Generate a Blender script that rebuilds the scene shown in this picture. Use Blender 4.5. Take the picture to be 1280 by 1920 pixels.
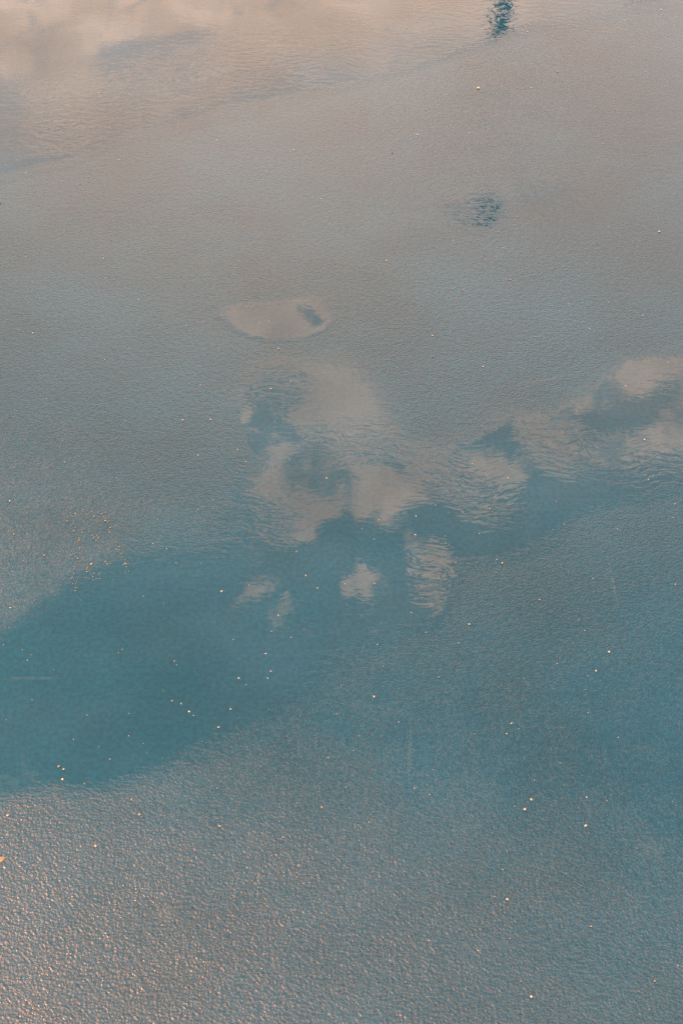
import bpy, math, random
import numpy as np
R = math.radians
random.seed(7)
for o in list(bpy.data.objects): bpy.data.objects.remove(o)
SC = bpy.context.scene
COL = SC.collection

# ------------------------------------------------------------------ camera
CAM_H = 1.5
PITCH = R(47.0)
F = 2666.7
cam = bpy.data.cameras.new('camera'); cam.sensor_fit = 'VERTICAL'; cam.sensor_height = 36; cam.sensor_width = 24
cam.lens = 50; cam.clip_start = 0.05; cam.clip_end = 3000
cam.dof.use_dof = True; cam.dof.focus_distance = 2.35; cam.dof.aperture_fstop = 14.0
camo = bpy.data.objects.new('camera', cam); COL.objects.link(camo)
camo.location = (0, 0, CAM_H); camo.rotation_euler = (math.pi/2 - PITCH, 0, 0)
SC.camera = camo
SC.view_settings.view_transform = 'Standard'; SC.view_settings.look = 'None'
SC.view_settings.gamma = 1; SC.view_settings.use_curve_mapping = False
SC.view_settings.exposure = 2.78
SC.cycles.use_denoising = False; SC.cycles.max_bounces = 4; SC.cycles.diffuse_bounces = 1; SC.cycles.glossy_bounces = 2; SC.cycles.transparent_max_bounces = 6

CP, SP = math.cos(PITCH), math.sin(PITCH)
def q_of(px, py):
    """ground coordinates in units of the eye height; a level mirror shows the cloud ceiling with the same coordinates"""
    x = (px-640)/F; y = (960-py)/F
    dz = SP - y*CP
    return x/dz, (CP + y*SP)/dz
def ell(px, py, rx, ry, ang=0):
    """ellipse (centre, half axes, turn) on the plane q"""
    c = q_of(px, py); a = R(ang)
    ax = (math.cos(a)*rx, -math.sin(a)*rx); ay = (math.sin(a)*ry, math.cos(a)*ry)
    u = np.subtract(q_of(px+ax[0], py+ax[1]), q_of(px-ax[0], py-ax[1]))/2
    v = np.subtract(q_of(px+ay[0], py+ay[1]), q_of(px-ay[0], py-ay[1]))/2
    M = np.array([u, v]).T
    U, S, _ = np.linalg.svd(M)
    return c[0], c[1], S[0], S[1], math.atan2(U[1, 0], U[0, 0])

# ------------------------------------------------------------------ node helpers
class NT:
    def __init__(s, nt): s.nt = nt; s.n = nt.nodes; s.l = nt.links; s.n.clear()
    def new(s, t, **k):
        n = s.n.new(t)
        for a, b in k.items(): setattr(n, a, b)
        return n
    def put(s, sock, v):
        if isinstance(v, bpy.types.NodeSocket): s.l.new(v, sock)
        elif v is not None: sock.default_value = v
    def math(s, op, a, b=None, c=None, clamp=False):
        n = s.new('ShaderNodeMath', operation=op, use_clamp=clamp)
        for i, v in enumerate((a, b, c)):
            if v is not None: s.put(n.inputs[i], v)
        return n.outputs[0]
    def vmath(s, op, a, b=None, scale=None):
        n = s.new('ShaderNodeVectorMath', operation=op)
        s.put(n.inputs[0], a)
        if b is not None: s.put(n.inputs[1], b)
        if scale is not None: s.put(n.inputs['Scale'], scale)
        return n.outputs['Value'] if op in ('LENGTH', 'DOT_PRODUCT') else n.outputs['Vector']
    def rng(s, v, a, b, c=0.0, d=1.0, mode='SMOOTHSTEP'):
        n = s.new('ShaderNodeMapRange', interpolation_type=mode)
        for k, x in zip(('Value', 'From Min', 'From Max', 'To Min', 'To Max'), (v, a, b, c, d)): s.put(n.inputs[k], x)
        return n.outputs[0]
    def noise(s, v, scale, detail=3, rough=0.5, dist=0.0, out='Fac'):
        n = s.new('ShaderNodeTexNoise')
        s.put(n.inputs['Vector'], v); s.put(n.inputs['Scale'], scale); n.inputs['Detail'].default_value = detail
        n.inputs['Roughness'].default_value = rough; n.inputs['Distortion'].default_value = dist
        return n.outputs[out]
    def mix(s, f, a, b, blend='MIX'):
        n = s.new('ShaderNodeMix', data_type='RGBA', blend_type=blend)
        s.put(n.inputs[0], f); s.put(n.inputs[6], a); s.put(n.inputs[7], b)
        return n.outputs[2]
    def mapping(s, v, loc=(0,0,0), rot=0.0, scale=(1,1,1), kind='TEXTURE'):
        n = s.new('ShaderNodeMapping', vector_type=kind)
        s.put(n.inputs[0], v); n.inputs['Location'].default_value = loc
        n.inputs['Rotation'].default_value = (0, 0, rot); n.inputs['Scale'].default_value = scale
        return n.outputs[0]
    def blobs(s, v, lst):
        """sum of soft ellipses; each (px, py, rx, ry, turn, weight[, softness])"""
        acc = None
        for b in lst:
            cx, cy, sx, sy, a = ell(*b[:5])
            r = s.vmath('LENGTH', s.mapping(v, (cx, cy, 0), a, (sx, sy, 1)))
            soft = b[6] if len(b) > 6 else 0.5
            f = s.rng(r, 1+soft, max(0.0, 1-soft), 0.0, b[5])
            acc = f if acc is None else s.math('ADD', acc, f)
        return acc
def rgb(r, g, b): return (r, g, b, 1)

# ------------------------------------------------------------------ sky and clouds (world)
SUN_Q = (-0.86, 0.04)
sd = np.array([SUN_Q[0], SUN_Q[1], 1.0]); sd /= np.linalg.norm(sd)
SUN_EL = math.asin(sd[2]); SUN_AZ = math.atan2(sd[0], sd[1])     # azimuth from +Y towards +X
world = bpy.data.worlds.new('World'); SC.world = world; world.use_nodes = True
world.cycles.sampling_method = 'NONE'
w = NT(world.node_tree)
tc = w.new('ShaderNodeTexCoord').outputs['Generated']
sky = w.new('ShaderNodeTexSky', sky_type='NISHITA', sun_disc=False)
sky.sun_elevation = SUN_EL; sky.sun_rotation = SUN_AZ; sky.air_density = 1.0; sky.dust_density = 2.0; sky.ozone_density = 1.0
sep = w.new('ShaderNodeSeparateXYZ'); w.l.new(tc, sep.inputs[0])
zc = w.math('MAXIMUM', sep.outputs[2], 0.06)
comb = w.new('ShaderNodeCombineXYZ')
w.put(comb.inputs[0], w.math('DIVIDE', sep.outputs[0], zc)); w.put(comb.inputs[1], w.math('DIVIDE', sep.outputs[1], zc))
q = comb.outputs[0]
warp = w.vmath('SUBTRACT', w.noise(q, 17.0, 5, 0.6, out='Color'), (0.5, 0.5, 0.5))
warp2 = w.vmath('SUBTRACT', w.noise(q, 2.6, 2, 0.5, out='Color'), (0.5, 0.5, 0.5))
qw = w.vmath('ADD', w.vmath('ADD', q, w.vmath('SCALE', warp, scale=0.08)), w.vmath('SCALE', warp2, scale=0.05))
# cloud banks and gaps, by where they stand on the cloud ceiling
CL = [
 (560, -60, 620, 200, 8, 0.9, 0.4), (180, 215, 200, 50, 12, 0.6, 0.5), (120, 175, 60, 60, 10, 0.7, 0.5), (280, 155, 50, 20, 15, 1.6, 0.4), (75, 215, 46, 36, 0, 1.3, 0.5), (130, 262, 60, 16, 5, 0.8, 0.5),
 (500, 600, 130, 60, 5, 1.2, 0.5), (430, 420, 260, 110, 5, 0.35, 0.7), (720, 590, 200, 110, 15, 0.4, 0.7), (850, 660, 130, 50, 5, 0.45, 0.6),
 (640, 820, 140, 120, -20, 0.42, 0.6), (560, 930, 110, 80, 10, 0.4, 0.5), (720, 700, 220, 110, 10, 0.3, 0.6), (300, 450, 420, 160, 5, 0.2, 0.8), (510, 440, 130, 180, 0, 0.4, 0.8), (560, 970, 80, 44, -30, 0.7, 0.4), (725, 950, 58, 80, 40, 0.8, 0.35),
 (800, 1075, 36, 64, 10, 1.3, 0.35), (1030, 820, 90, 40, -35, 1.1, 0.35), (870, 890, 130, 48, -28, 0.95, 0.4),
 (1230, 830, 90, 40, 20, 0.4, 0.6), (1240, 690, 90, 60, 0, 0.3, 0.6),
 (655, 1110, 50, 26, 20, 1.0, 0.5), (480, 1128, 48, 26, 30, 0.85, 0.5), (530, 1172, 32, 20, -10, 0.7, 0.5),
 (520, 725, 56, 30, 0, -1.5, 0.5), (495, 785, 34, 20, 0, -1.3, 0.5), (575, 835, 60, 34, 20, -0.75, 0.6), (640, 905, 40, 26, -20, -0.4, 0.6), (150, 1300, 420, 170, 8, -0.45, 0.6), (592, 583, 46, 15, -20, -2.2, 0.5), (515, 590, 14, 30, 0, -0.6, 0.6), (735, 850, 60, 24, 0, -1.3, 0.5),
 (678, 1015, 60, 50, 0, -1.0, 0.5), (860, 985, 90, 45, 10, -1.4, 0.5), (920, 800, 70, 36, 0, -0.8, 0.5), (1070, 900, 130, 30, 12, -1.6, 0.5), (1190, 760, 90, 26, 30, -1.5, 0.5), (985, 880, 60, 24, -20, 0.7, 0.5), (850, 900, 90, 26, -28, 0.7, 0.5), (1200, 840, 100, 36, 15, 0.3, 0.6), (1010, 385, 170, 60, 0, -0.5, 0.8),
 (300, 105, 95, 36, 15, -1.6, 0.4), (60, 292, 130, 22, 14, -1.6, 0.5), (30, 220, 60, 22, 0, -1.1, 0.5), (180, 195, 60, 16, 5, -0.35, 0.5),
 (980, 170, 420, 70, 12, -0.9, 0.6),
 (1250, 1840, 200, 160, 0, 0.6, 0.7), (100, 540, 450, 260, 0, 0.55, 0.8), (680, 640, 330, 230, 5, 0.42, 0.6), (1180, 600, 300, 190, 10, 0.6, 0.6), (1230, 290, 120, 70, 0, 0.5, 0.7),
]
field = w.blobs(qw, CL)
fbm = w.noise(qw, 20.0, 6, 0.6)
field = w.math('ADD', field, w.math('MULTIPLY', w.math('SUBTRACT', fbm, 0.5), 2.7))
field = w.math('ADD', field, w.math('MULTIPLY', w.math('SUBTRACT', w.noise(qw, 50, 3, 0.65), 0.5), 1.5))
# a bank of cloud overhead and behind the viewer
sq = w.new('ShaderNodeSeparateXYZ'); w.l.new(qw, sq.inputs[0])
bank = w.rng(w.math('ADD', sq.outputs[1], w.math('MULTIPLY', sq.outputs[0], 0.45)), 0.56, 0.38)
field = w.math('ADD', field, w.math('MULTIPLY', bank, 1.5))
# elsewhere the same broken cloud carries on
qlen = w.vmath('LENGTH', w.vmath('SUBTRACT', q, (0.0, 1.1, 0)))
far = w.rng(qlen, 0.9, 1.6)
broad = w.math('MULTIPLY', w.math('SUBTRACT', w.noise(q, 1.1, 3, 0.5), 0.42), 3.0)
field = w.math('ADD', field, w.math('MULTIPLY', broad, far))
cmask = w.rng(field, 0.12, 0.92)
high = w.math('MULTIPLY', w.rng(w.noise(w.mapping(q, (0,0,0), 0.5, (1, 2.4, 1), 'POINT'), 1.5, 5, 0.6), 0.35, 0.75), 0.28)
cmask = w.math('MAXIMUM', cmask, high)
skyc = w.mix(1.0, sky.outputs[0], rgb(1.1, 1.13, 0.62), 'MULTIPLY')
BG = 0.12
clear = w.vmath('SCALE', skyc, scale=1.0)
# warm haze low in the sky
hz = w.rng(sep.outputs[2], 0.88, 0.47)
cshade = w.rng(w.noise(qw, 9.0, 5, 0.6), 0.3, 0.7, 0.78, 1.12)
CLOUD = (11.8, 7.1, 4.6)
cloudc = w.vmath('SCALE', CLOUD, scale=w.math('MULTIPLY', cshade, w.math('SUBTRACT', 1.0, w.math('MULTIPLY', hz, 0.22))))   # lower clouds dimmed by haze
hazec = (6.3, 3.95, 3.05)
c1 = w.mix(w.math('MULTIPLY', hz, 0.88), clear, hazec + (1,))
c2 = w.mix(cmask, c1, cloudc)
# thin cloud and haze glow round the veiled sun
glow = w.math('POWER', w.rng(w.vmath('DOT_PRODUCT', tc, tuple(float(v) for v in sd)), math.cos(R(38)), 1.0, mode='LINEAR'), 2.0)
c2 = w.vmath('ADD', c2, w.vmath('SCALE', (42.0, 16.0, 7.5), scale=glow))
bg = w.new('ShaderNodeBackground'); w.l.new(c2, bg.inputs[0]); bg.inputs[1].default_value = BG
out = w.new('ShaderNodeOutputWorld'); w.l.new(bg.outputs[0], out.inputs[0])

sun = bpy.data.lights.new('sun', 'SUN'); sun.energy = 0.5; sun.angle = R(10); sun.color = (1.0, 0.5, 0.24)
suno = bpy.data.objects.new('sun', sun); COL.objects.link(suno)
from mathutils import Vector
suno.rotation_euler = Vector((-sd[0], -sd[1], -sd[2])).to_track_quat('-Z', 'Y').to_euler()

# ------------------------------------------------------------------ wet painted ground
# where water stands deep enough to drown the grain (weights sum, 1 = mirror)
FILM = [
 (250, 60, 560, 165, 8, 1.0, 0.22), (700, 5, 420, 120, 12, 1.0, 0.22), (60, 235, 230, 85, 18, 0.9, 0.22), (1090, -60, 330, 85, 5, 0.9, 0.6),
 (520, 598, 88, 32, 2, 1.5, 0.35),
 (610, 840, 130, 150, -12, 1.2, 0.6), (650, 980, 170, 90, 0, 0.9, 0.6), (520, 750, 75, 70, 0, 1.0, 0.6),
 (870, 940, 140, 80, -15, 1.8, 0.6), (1060, 860, 190, 80, 12, 2.0, 0.6), (1230, 780, 140, 100, 20, 2.0, 0.6),
 (960, 820, 120, 70, 0, 0.6, 0.6), (790, 1070, 60, 80, 10, 1.0, 0.6),
 (660, 1100, 150, 90, 15, 1.0, 0.6), (430, 1130, 240, 120, 12, 1.0, 0.85), (200, 1270, 330, 150, 14, 1.1, 0.85), (60, 1370, 240, 90, 8, 0.9, 0.6),
 (905, 385, 34, 44, 0, 0.55, 0.8), (860, 395, 60, 20, -25, 0.45, 0.7), (1240, 290, 110, 60, -15, 0.45, 0.7), (1060, 380, 150, 60, 0, 0.4, 0.7), (740, 430, 90, 30, 0, 0.35, 0.7),
]
PAINT = (0.0010, 0.0175, 0.0395)
def ground_maps(t):
    geo = t.new('ShaderNodeNewGeometry')
    pos = geo.outputs['Position']
    p = t.vmath('MULTIPLY', pos, (1, 1, 0))             # metres, flattened
    g = t.vmath('SCALE', p, scale=1.0/CAM_H)
    at = t.new('ShaderNodeAttribute', attribute_name='film'); an = t.new('ShaderNodeAttribute', attribute_name='grain'); ar = t.new('ShaderNodeAttribute', attribute_name='ripple')
    f = t.math('ADD', at.outputs['Fac'], t.math('MULTIPLY', t.math('SUBTRACT', t.noise(p, 70, 3, 0.65), 0.5), 0.6))
    return p, g, t.rng(f, 0.12, 0.85), an.outputs['Fac'], ar.outputs['Fac']
def relief(t, p, g, film, grain, ripple):
    # grain of the paint: stones a few millimetres across under a skin of water
    h = t.math('ADD', t.noise(p, 300, 1.5, 0.6), t.math('MULTIPLY', t.noise(p, 110, 1.5, 0.5), 0.6)); h = t.math('SUBTRACT', h, 0.8)
    dry = t.math('SUBTRACT', 1.0, film)
    amp = t.math('MULTIPLY', t.math('MULTIPLY', t.math('POWER', dry, 1.3), grain), t.rng(t.noise(p, 16, 2, 0.6), 0.3, 0.7, 0.84, 1.2))
    hg = t.math('MULTIPLY', t.math('MULTIPLY', h, amp), 0.00115)
    # wind-combed ripples where the film thins out
    pr = t.mapping(t.vmath('ADD', p, t.vmath('SCALE', t.vmath('SUBTRACT', t.noise(p, 11, 1, out='Color'), (0.5,)*3), scale=0.05)), (0,0,0), R(22), (38, 105, 1), 'POINT')
    rip = t.math('SUBTRACT', t.noise(pr, 1.0, 2, 0.5, 0.8), 0.5)
    edge = t.math('MULTIPLY', t.math('MULTIPLY', film, t.math('SUBTRACT', 1.0, film)), 4.0)
    hr = t.math('MULTIPLY', t.math('MULTIPLY', rip, t.math('ADD', t.math('MULTIPLY', edge, 0.5), ripple)), 0.0006)
    height = t.math('ADD', t.math('ADD', hg, hr), t.math('MULTIPLY', t.noise(p, 7, 0), 0.0005))
    b = t.new('ShaderNodeBump'); b.inputs['Strength'].default_value = 1.0; b.inputs['Distance'].default_value = 1.0
    t.l.new(height, b.inputs['Height'])
    return b.outputs['Normal']
def wet_mat(name):
    m = bpy.data.materials.new(name); m.use_nodes = True
    t = NT(m.node_tree)
    p, g, film, grain, ripple = ground_maps(t)
    nrm = relief(t, p, g, film, grain, ripple)
    var = t.rng(t.noise(p, 3.0, 4, 0.6), 0.3, 0.7, 0.85, 1.15)
    fine = t.rng(t.noise(p, 160, 2), 0.3, 0.7, 0.85, 1.15)
    base = t.vmath('SCALE', PAINT, scale=t.math('MULTIPLY', var, fine))
    # faint scuffs and worn, dusty spots
    scuff = t.blobs(g, [(50, 1272, 55, 2.2, 0, 0.3, 0.9), (1148, 1090, 2.0, 34, 12, 0.35, 0.9), (768, 1400, 2.2, 50, -3, 0.28, 0.9),
                        (308, 1715, 16, 12, 0, 0.35, 0.9), (1215, 1592, 26, 14, 0, 0.1, 0.9), (1020, 712, 60, 2.5, 10, 0.25, 0.9)])
    scuff = t.math('MULTIPLY', scuff, t.rng(t.noise(p, 120, 3), 0.3, 0.6))
    base = t.mix(t.math('MULTIPLY', scuff, 0.35), base, rgb(0.06, 0.07, 0.07))
    pb = t.new('ShaderNodeBsdfPrincipled')
    t.l.new(base, pb.inputs['Base Color']); t.put(pb.inputs['Roughness'], t.rng(film, 0.0, 0.7, 0.055, 0.0)); pb.inputs['IOR'].default_value = 1.35
    t.l.new(nrm, pb.inputs['Normal'])
    o = t.new('ShaderNodeOutputMaterial'); t.l.new(pb.outputs[0], o.inputs[0])
    return m
GM = wet_mat('wet_blue_paint'); WM = wet_mat('water_over_blue_paint')

def mesh_obj(name, verts, faces, mat, parent=None, smooth=False):
    me = bpy.data.meshes.new(name); me.from_pydata([tuple(v) for v in verts], [], faces); me.update()
    if mat: me.materials.append(mat)
    if smooth:
        for f in me.polygons: f.use_smooth = True
    o = bpy.data.objects.new(name, me); COL.objects.link(o); o.parent = parent
    return o
def tag(o, label=None, cat=None, group=None, kind=None):
    for k, v in (('label', label), ('category', cat), ('group', group), ('kind', kind)):
        if v: o[k] = v
    return o

from mathutils import noise as mn
def G(px, py):
    a, b = q_of(px, py); return a*CAM_H, b*CAM_H
GRAIN = [(400, 1800, 1200, 330, -4, 0.6, 0.6), (60, 950, 260, 190, 0, 0.25, 0.7), (900, 620, 320, 180, 0, 0.25, 0.7), (1150, 120, 500, 160, 0, -0.08, 0.7)]
RIPPLE = [(930, 20, 200, 70, 5, 0.5, 0.7), (480, 120, 220, 60, 5, 0.6, 0.7), (110, 220, 150, 60, 8, 0.6, 0.7), (905, 380, 80, 60, -20, 0.8, 0.6),
 (880, 920, 110, 40, -28, 0.5, 0.6), (1040, 830, 80, 40, -20, 0.35, 0.6), (810, 1080, 50, 50, 0, 0.5, 0.6), (1240, 290, 120, 70, -15, 0.6, 0.7),
 (480, 980, 80, 50, 20, 0.7, 0.6), (700, 830, 110, 40, 0, 0.6, 0.7), (1220, 880, 100, 40, 10, 0.3, 0.7), (520, 730, 60, 40, 0, 0.4, 0.7)]
def blob_sum(x, y, lst):
    acc = np.zeros_like(x)
    for b in lst:
        cx, cy, sx, sy, a = ell(*b[:5]); soft = b[6]
        dx, dy = x-cx, y-cy
        u = (dx*math.cos(a)+dy*math.sin(a))/sx; v = (-dx*math.sin(a)+dy*math.cos(a))/sy
        k = np.clip((1+soft-np.hypot(u, v))/(2*soft if soft < 1 else 1+soft), 0, 1)
        acc += b[5]*k*k*(3-2*k)
    return acc
def fb(P, scale, octv): return np.array([mn.fractal((a*scale, b*scale, c), 0.9, 2.1, octv) for a, b, c in P])
xs = np.concatenate([[-600, -60, -10, -4, -2.4], np.arange(-1.4, 1.4001, 0.008), [2.4, 4, 10, 60, 600]])
ys = np.concatenate([[-600, -60, -10, -2, 0], np.arange(0.45, 3.4001, 0.008), [4, 6, 10, 15, 60, 600]])
X, Y = np.meshgrid(xs, ys); X = X.ravel(); Y = Y.ravel(); nx, ny = len(xs), len(ys)
P0 = list(zip(X, Y, np.zeros_like(X))); P1 = list(zip(X, Y, np.full_like(X, 9.3)))
n0, n1 = fb(P0, 8.0, 5), fb(P1, 8.0, 5); gx = X/CAM_H+n0*0.014; gy = Y/CAM_H+n1*0.014
film = blob_sum(gx, gy, FILM)
far = np.clip((np.hypot(X/CAM_H, Y/CAM_H-1.1)-1.0)/0.5, 0, 1)
film += far*np.clip((fb(P0, 0.6, 2)-0.05)*4, 0, 1)
film = np.clip(film+n0*0.12, 0, 1.6)
grain = np.clip(0.46+blob_sum(X/CAM_H, Y/CAM_H, GRAIN), 0.15, 2)*(1+0.18*fb(P1, 2.0, 2))
ripple = 0.04+blob_sum(gx, gy, RIPPLE)*0.8
def attr(me, name, vals):
    a = me.attributes.new(name, 'FLOAT', 'POINT'); a.data.foreach_set('value', np.ascontiguousarray(vals, dtype=np.float32))
J, I = np.meshgrid(np.arange(ny-1), np.arange(nx-1), indexing='ij'); k0 = (J*nx+I).ravel()
Q = np.stack([k0, k0+1, k0+nx+1, k0+nx], 1)
def sheet(name, quads, z, mat):
    use, inv = np.unique(quads, return_inverse=True); inv = inv.reshape(-1, 4)
    me = bpy.data.meshes.new(name); me.vertices.add(len(use)); me.loops.add(inv.size); me.polygons.add(len(inv))
    zz = np.full(len(use), z) if z == 0 else z*np.clip((film[use]-0.12)/0.3, -0.2, 1)   # the sheet thins out and dips into the ground at its rim
    co = np.stack([X[use], Y[use], zz], 1)
    me.vertices.foreach_set('co', co.ravel()); me.loops.foreach_set('vertex_index', inv.ravel().astype(np.int32))
    me.polygons.foreach_set('loop_start', np.arange(0, inv.size, 4, dtype=np.int32)); me.update(calc_edges=True); me.validate()
    attr(me, 'film', film[use]); attr(me, 'grain', grain[use]); attr(me, 'ripple', ripple[use]); me.materials.append(mat)
    o = bpy.data.objects.new(name, me); COL.objects.link(o); return o
tag(sheet('ground', Q, 0.0, GM), 'wet blue painted ground with fine grain under a skin of rain water', 'ground', kind='structure')
# each body of standing water is a thin sheet of its own, ending where the film runs out
inside = (film > 0.06).reshape(ny, nx)
cell = inside[:-1, :-1] | inside[1:, :-1] | inside[:-1, 1:] | inside[1:, 1:]
lab = np.zeros(cell.shape, int); cur = 0; sizes = []
for j0 in range(cell.shape[0]):
    for i0 in range(cell.shape[1]):
        if cell[j0, i0] and not lab[j0, i0]:
            cur += 1; st = [(j0, i0)]; lab[j0, i0] = cur; cnt = 0
            while st:
                j, i = st.pop(); cnt += 1
                for dj, di in ((1,0),(-1,0),(0,1),(0,-1)):
                    a, b = j+dj, i+di
                    if 0 <= a < cell.shape[0] and 0 <= b < cell.shape[1] and cell[a, b] and not lab[a, b]: lab[a, b] = cur; st.append((a, b))
            sizes.append((cnt, cur))
for cnt, c in sizes:
    if cnt < 120: continue
    tag(sheet('puddle', Q[(lab == c).ravel()], 0.0004, WM), 'smooth shallow puddle on the blue ground mirroring the clouds', 'puddle', kind='structure')

# ------------------------------------------------------------------ tall things beyond the frame, seen mirrored in the water
def plain(name, col, rough=0.6, grain=0.0, scale=400, metal=0.0):
    m = bpy.data.materials.new(name); m.use_nodes = True; t = NT(m.node_tree)
    pb = t.new('ShaderNodeBsdfPrincipled')
    v = t.new('ShaderNodeTexCoord').outputs['Object']
    k = t.rng(t.noise(v, scale, 3), 0.3, 0.7, 1-grain, 1+grain)
    t.put(pb.inputs['Base Color'], t.vmath('SCALE', col, scale=k)); pb.inputs['Roughness'].default_value = rough; pb.inputs['Metallic'].default_value = metal
    o = t.new('ShaderNodeOutputMaterial'); t.l.new(pb.outputs[0], o.inputs[0]); return m
STEEL = plain('dark_post_paint', (0.010, 0.011, 0.013), 0.8, 0.2, 8)
def lathe(prof, seg=20):
    vs, fs = [], []
    for r, z in prof:
        for k in range(seg): vs.append((r*math.cos(2*math.pi*k/seg), r*math.sin(2*math.pi*k/seg), z))
    for j in range(len(prof)-1):
        for k in range(seg): fs.append((j*seg+k, j*seg+(k+1) % seg, (j+1)*seg+(k+1) % seg, (j+1)*seg+k))
    fs.append(tuple(range(seg))[::-1]); fs.append(tuple(range((len(prof)-1)*seg, len(prof)*seg)))
    return vs, fs
def lamp_post(px, py_top, dist, r, label):
    """stands dist metres ahead; its height puts the mirrored tip at the ground line of sight"""
    a, b = q_of(px, py_top)
    hgt = (dist/b) - CAM_H
    root = bpy.data.objects.new('lamp_post', None); COL.objects.link(root); root.location = (a/b*dist, dist, 0)
    tag(root, label, 'lamp post', 'lamp posts standing beyond the wet ground')
    vs, fs = lathe([(r*2.0, 0), (r*2.0, 0.03), (r*1.5, 0.05), (r*1.5, 0.9), (r*1.15, 0.98), (r, hgt*0.5), (r*0.75, hgt-0.75)]); mesh_obj('pole', vs, fs, STEEL, root, False)
    vs, fs = lathe([(r*0.8, hgt-0.75), (r*1.5, hgt-0.70), (r*1.5, hgt-0.62), (r*0.9, hgt-0.6)]); mesh_obj('collar', vs, fs, STEEL, root)
    vs, fs = lathe([(r*1.0, hgt-0.6), (r*1.55, hgt-0.14), (r*1.6, hgt-0.12)]); mesh_obj('lamp_shade', vs, fs, STEEL, root)
    vs, fs = lathe([(r*1.75, hgt-0.12), (r*1.7, hgt-0.08), (r*0.9, hgt-0.02), (r*0.4, hgt)]); mesh_obj('cap', vs, fs, STEEL, root)
    return root
lamp_post(905, 425, 13.5, 0.085, 'tall dark lamp post mirrored as broken dark streaks at upper right')
lamp_post(1200, 14, 17.0, 0.06, 'lower thin dark lamp post whose tip is mirrored at the top right edge')

# ------------------------------------------------------------------ pebbles and grit
MATS = {
 'pale': plain('pale_quartz', (0.13, 0.125, 0.12), 0.45, 0.25),
 'tan': plain('tan_stone', (0.07, 0.062, 0.056), 0.5, 0.3),
 'dark': plain('dark_stone', (0.008, 0.009, 0.012), 0.5, 0.3),
 'grey': plain('grey_stone', (0.09, 0.09, 0.09), 0.5, 0.3),
 'olive': plain('olive_chip', (0.05, 0.046, 0.03), 0.7, 0.3),
}
import bmesh
def stone_mesh(name, seed, mat, flat=0.6, sub=2):
    bm = bmesh.new(); bmesh.ops.create_icosphere(bm, subdivisions=sub, radius=1.0)
    rn = random.Random(seed)
    cuts = [(Vector((rn.gauss(0, 1), rn.gauss(0, 1), rn.gauss(0, 1))).normalized(), rn.uniform(0.55, 0.85)) for _ in range(9)]
    for v in bm.verts:
        for nrm, d in cuts:
            k = v.co.dot(nrm)
            if k > d: v.co -= nrm*(k-d)
        v.co *= 1+rn.uniform(-0.04, 0.04)
        v.co.z = v.co.z*flat
    zmin = min(v.co.z for v in bm.verts)
    for v in bm.verts: v.co.z -= zmin*0.85
    me = bpy.data.meshes.new(name); bm.to_mesh(me); bm.free(); me.materials.append(MATS[mat]); return me
def pebble(px, py, wpx, mat, label, flat=0.6, ratio=0.8, rot=None):
    x, y = G(px, py); d = math.sqrt(x*x+y*y+CAM_H**2)
    s = wpx/F*d/2*0.62
    o = bpy.data.objects.new('pebble', stone_mesh('pebble', int(px*7+py), mat, flat)); COL.objects.link(o)
    o.location = (x, y, 0); o.scale = (s, s*ratio, s); o.rotation_euler = (0, 0, 0)
    if rot is not None: o.rotation_euler.z = rot
    tag(o, label, 'pebble', 'pebbles lying on the wet blue ground')
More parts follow.
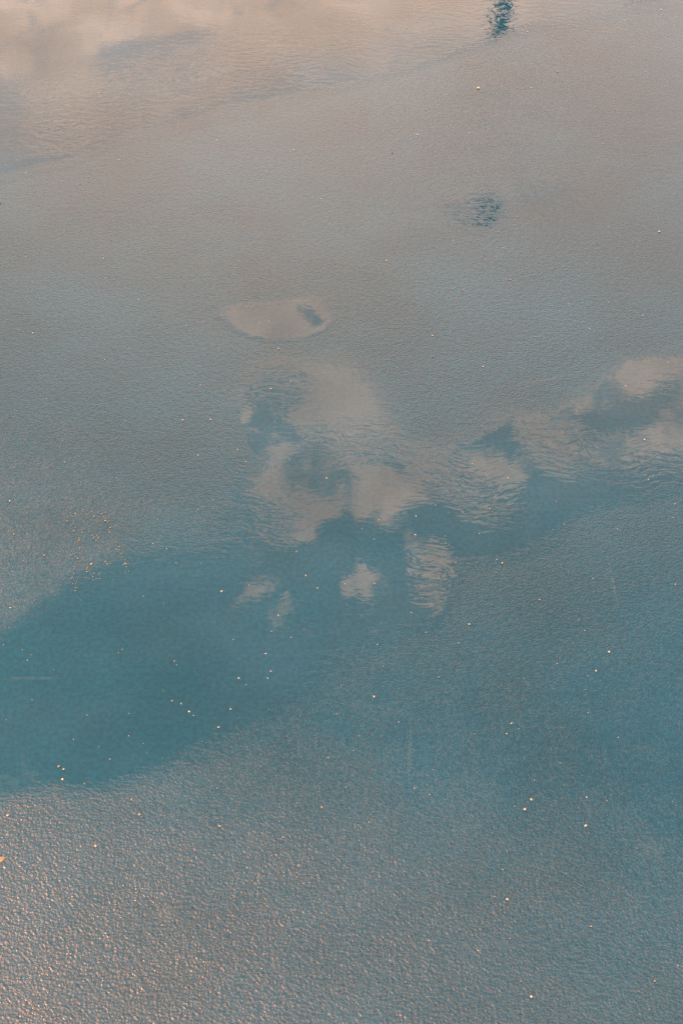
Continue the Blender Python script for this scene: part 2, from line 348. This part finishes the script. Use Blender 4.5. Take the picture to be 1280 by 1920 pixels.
PB = [
 (896, 166, 9, 'pale', 'bright white oblong pebble, largest on the grey band at upper right', .7, .6),
 (416, 1109, 8, 'pale', 'flat pale pebble in the smooth teal water left of centre', .5, .6),
 (355, 1335, 7, 'pale', 'round pale pebble in the dark blue water at lower left', .8, .9),
 (363, 1342, 4, 'grey', 'tiny grey pebble just below right of the round pale one', .8, .9),
 (172, 1058, 7, 'pale', 'very bright round pebble inside the ring of crumbs at left', .8, .9),
 (198, 977, 7, 'tan', 'orange-tan pebble on the upper right of the crumb ring', .7, .8),
 (142, 963, 4, 'pale', 'small white pebble at the top of the crumb ring', .7, .8),
 (941, 1057, 8, 'tan', 'shiny brown pebble right of centre with two small ones near it', .9, .9),
 (931, 1049, 4, 'pale', 'small pale pebble touching the shiny brown one from above', .7, .9),
 (929, 1073, 4, 'tan', 'small tan pebble just below the shiny brown one', .7, .9),
 (508, 730, 8, 'tan', 'brownish pebble in the teal patch at the left cloud edge', .7, .8),
 (522, 654, 6, 'pale', 'white pebble below the small oval puddle', .7, .8),
 (350, 611, 5, 'tan', 'orange speck of stone left of the small oval puddle', .7, .8),
 (395, 787, 6, 'pale', 'pale pebble alone left of the cloud reflection', .7, .8),
 (343, 788, 5, 'pale', 'smaller pale pebble on the rough ground, left of its twin', .7, .8),
 (446, 843, 4, 'pale', 'tiny pale pebble just left of the cloud reflection', .7, .8),
 (811, 670, 7, 'dark', 'dark pebble on the rough ground right of centre', .7, .7),
 (811, 630, 5, 'pale', 'small pale pebble straight above the dark one', .7, .8),
 (868, 543, 4, 'pale', 'tiny white pebble on the rough grey ground under the lamp reflection', .7, .8),
 (956, 525, 6, 'olive', 'yellow-brown pebble on the grey ground below the lamp reflection', .7, .8),
 (969, 407, 5, 'tan', 'orange pebble in the blue haze right of the lamp reflection', .7, .8),
 (632, 909, 8, 'dark', 'dark flat pebble in the cloud reflection above the teal gap', .4, .6),
 (603, 907, 6, 'dark', 'smaller dark pebble left of the dark flat one', .4, .6),
 (658, 808, 6, 'dark', 'dark grain at the lower edge of the ripples', .4, .6),
 (687, 807, 6, 'dark', 'dark grain right of its fellow at the ripples', .4, .6),
 (676, 963, 6, 'dark', 'dark chip at the tip of the teal gap', .4, .6),
 (556, 1034, 5, 'tan', 'brown pebble at the left edge of the teal gap', .6, .8),
 (778, 1003, 6, 'pale', 'pale pebble in the cloud reflection right of the teal gap', .6, .8),
 (595, 1103, 5, 'pale', 'small white pebble in the dark teal water at centre', .6, .8),
 (522, 1154, 6, 'grey', 'grey pebble in the small cloud wisp', .5, .7),
 (498, 1226, 6, 'pale', 'pale pebble at the lower shore of the central puddle', .6, .7),
 (448, 1272, 6, 'pale', 'pale pebble on the shore line left of centre', .7, .9),
 (508, 1259, 5, 'pale', 'pale pebble on the rough ground right of the shore line', .7, .9),
 (287, 1020, 4, 'pale', 'tiny pale pebble at the shallow inlet on the left', .7, .9),
 (84, 1042, 6, 'tan', 'tan pebble on the rough ground near the left edge', .7, .9),
 (27, 1002, 6, 'tan', 'tan pebble close to the left edge', .7, .9),
 (19, 940, 6, 'pale', 'pale pebble on rough ground, highest near the left edge', .7, .9),
 (20, 1140, 6, 'pale', 'pale pebble at the left edge below the rough patch', .6, .8),
 (242, 1380, 6, 'tan', 'small tan pebble in the deep blue at lower left', .7, .9),
 (1141, 1223, 8, 'pale', 'bright pebble alone on the blue ground at right', .7, .8),
 (1207, 825, 6, 'pale', 'bright pebble in the cloud reflection near the right edge', .7, .8),
 (1235, 435, 7, 'pale', 'cream pebble on the grey-blue ground near the right edge', .6, .6),
 (1045, 135, 5, 'tan', 'reddish pebble on the grey band at upper right', .9, .8),
 (783, 253, 5, 'pale', 'white pebble on the grey band at upper centre', .8, .8),
 (735, 287, 5, 'dark', 'small dark pebble on the grey band below the white one', .6, .8),
 (551, 282, 5, 'pale', 'white pebble on the grey ground left of upper centre', .7, .8),
 (247, 256, 4, 'pale', 'tiny pale pebble below the top puddle at left', .7, .8),
 (1238, 19, 5, 'pale', 'pale pebble near the top right corner', .7, .8),
 (1170, 39, 4, 'pale', 'pale pebble below the second lamp reflection', .7, .8),
 (995, 1500, 9, 'pale', 'bright sparkling pebble at lower right, upper of a pair', .8, .9),
 (983, 1518, 9, 'pale', 'bright sparkling pebble at lower right, lower of a pair', .8, .9),
 (1097, 1549, 9, 'pale', 'bright pebble at lower right, right of the sparkling pair', .8, .9),
 (958, 1357, 6, 'pale', 'small bright pebble above the sparkling pair', .8, .9),
 (701, 1307, 8, 'pale', 'bright pinkish pebble on the blue ground below centre', .8, .8),
 (603, 1514, 6, 'pale', 'pale pebble on the blue ground left of bottom centre', .8, .8),
 (412, 1550, 9, 'tan', 'orange sparkling pebble in the lower part left of centre', .8, .9),
 (262, 1528, 8, 'tan', 'orange sparkling pebble in the lower part near the deep blue', .8, .9),
 (247, 1500, 7, 'tan', 'small orange pebble in the deep blue above its neighbour', .8, .9),
 (111, 1438, 8, 'tan', 'orange pebble at the shore of the lower left puddle', .8, .9),
 (120, 1443, 7, 'pale', 'pale pebble beside the orange one at the lower left shore', .8, .9),
 (118, 1462, 7, 'pale', 'pale pebble below the pair at the lower left shore', .8, .9),
 (180, 1587, 9, 'pale', 'bright pebble among the sparkles at lower left', .8, .9),
 (15, 1530, 9, 'pale', 'bright pebble at the left edge among the sparkles', .8, .9),
 (950, 1687, 9, 'pale', 'pale pebble standing out at the lower right', .7, .9),
 (995, 1869, 9, 'pale', 'pale pebble near the bottom edge, right of centre', .7, .9),
 (2, 1612, 26, 'olive', 'flat olive-beige chip cut by the left edge', .14, .9),
 (1, 382, 8, 'dark', 'black chip at the left edge', .5, .7),
]
for px, py, wp, mt, lb, fl, ra in PB: pebble(px, py, wp, mt, lb, fl, ra)

def grit(name, label, pts, mat):
    """countless tiny grains joined into one mesh; pts = (x, y, radius)"""
    base = [(1,0,0),(-1,0,0),(0,1,0),(0,-1,0),(0,0,1),(0,0,-.4)]
    tri = [(0,2,4),(2,1,4),(1,3,4),(3,0,4),(2,0,5),(1,2,5),(3,1,5),(0,3,5)]
    rn = random.Random(5); vs, fs = [], []
    for x, y, r in pts:
        o = len(vs); a = rn.uniform(0, 6.28); e = rn.uniform(0.6, 1.0)
        for bx, by, bz in base:
            k = rn.uniform(0.8, 1.2)*r
            X, Y = bx*k, by*k*e
            vs.append((x+X*math.cos(a)-Y*math.sin(a), y+X*math.sin(a)+Y*math.cos(a), 0.0005+bz*k*0.8+0.3*r))
        fs += [tuple(o+i for i in f) for f in tri]
    tag(mesh_obj(name, vs, fs, MATS[mat]), label, 'grit', kind='stuff')
rn = random.Random(11)
fine = []
for _ in range(550):
    px, py = rn.uniform(-60, 1340), rn.uniform(-40, 1960)
    x, y = G(px, py)
    fine.append((x, y, rn.uniform(0.0004, 0.0010) if rn.random() < .9 else rn.uniform(0.001, 0.0015)))
grit('sand_grains', 'fine pale sand grains strewn over the wet ground', fine, 'pale')
crumbs = []
arcs = [[(125,970),(145,1000),(150,1030),(150,1050),(138,1085),(140,1100)], [(165,960),(200,975),(207,1000),(228,1025),(238,1055),(240,1075)], [(165,1060),(170,1080),(185,1090)], [(172,1008),(185,1012)], [(196,1052),(204,1062)]]
for arc in arcs:
    for (a, b), (c, d) in zip(arc, arc[1:]):
        for _ in range(8):
            s = rn.random(); x, y = G(a+(c-a)*s+rn.gauss(0, 5), b+(d-b)*s+rn.gauss(0, 4))
            crumbs.append((x, y, rn.uniform(0.0005, 0.0014)))
grit('crumbs', 'loose ring of pinkish crumbs on the rough ground at left', crumbs, 'tan')
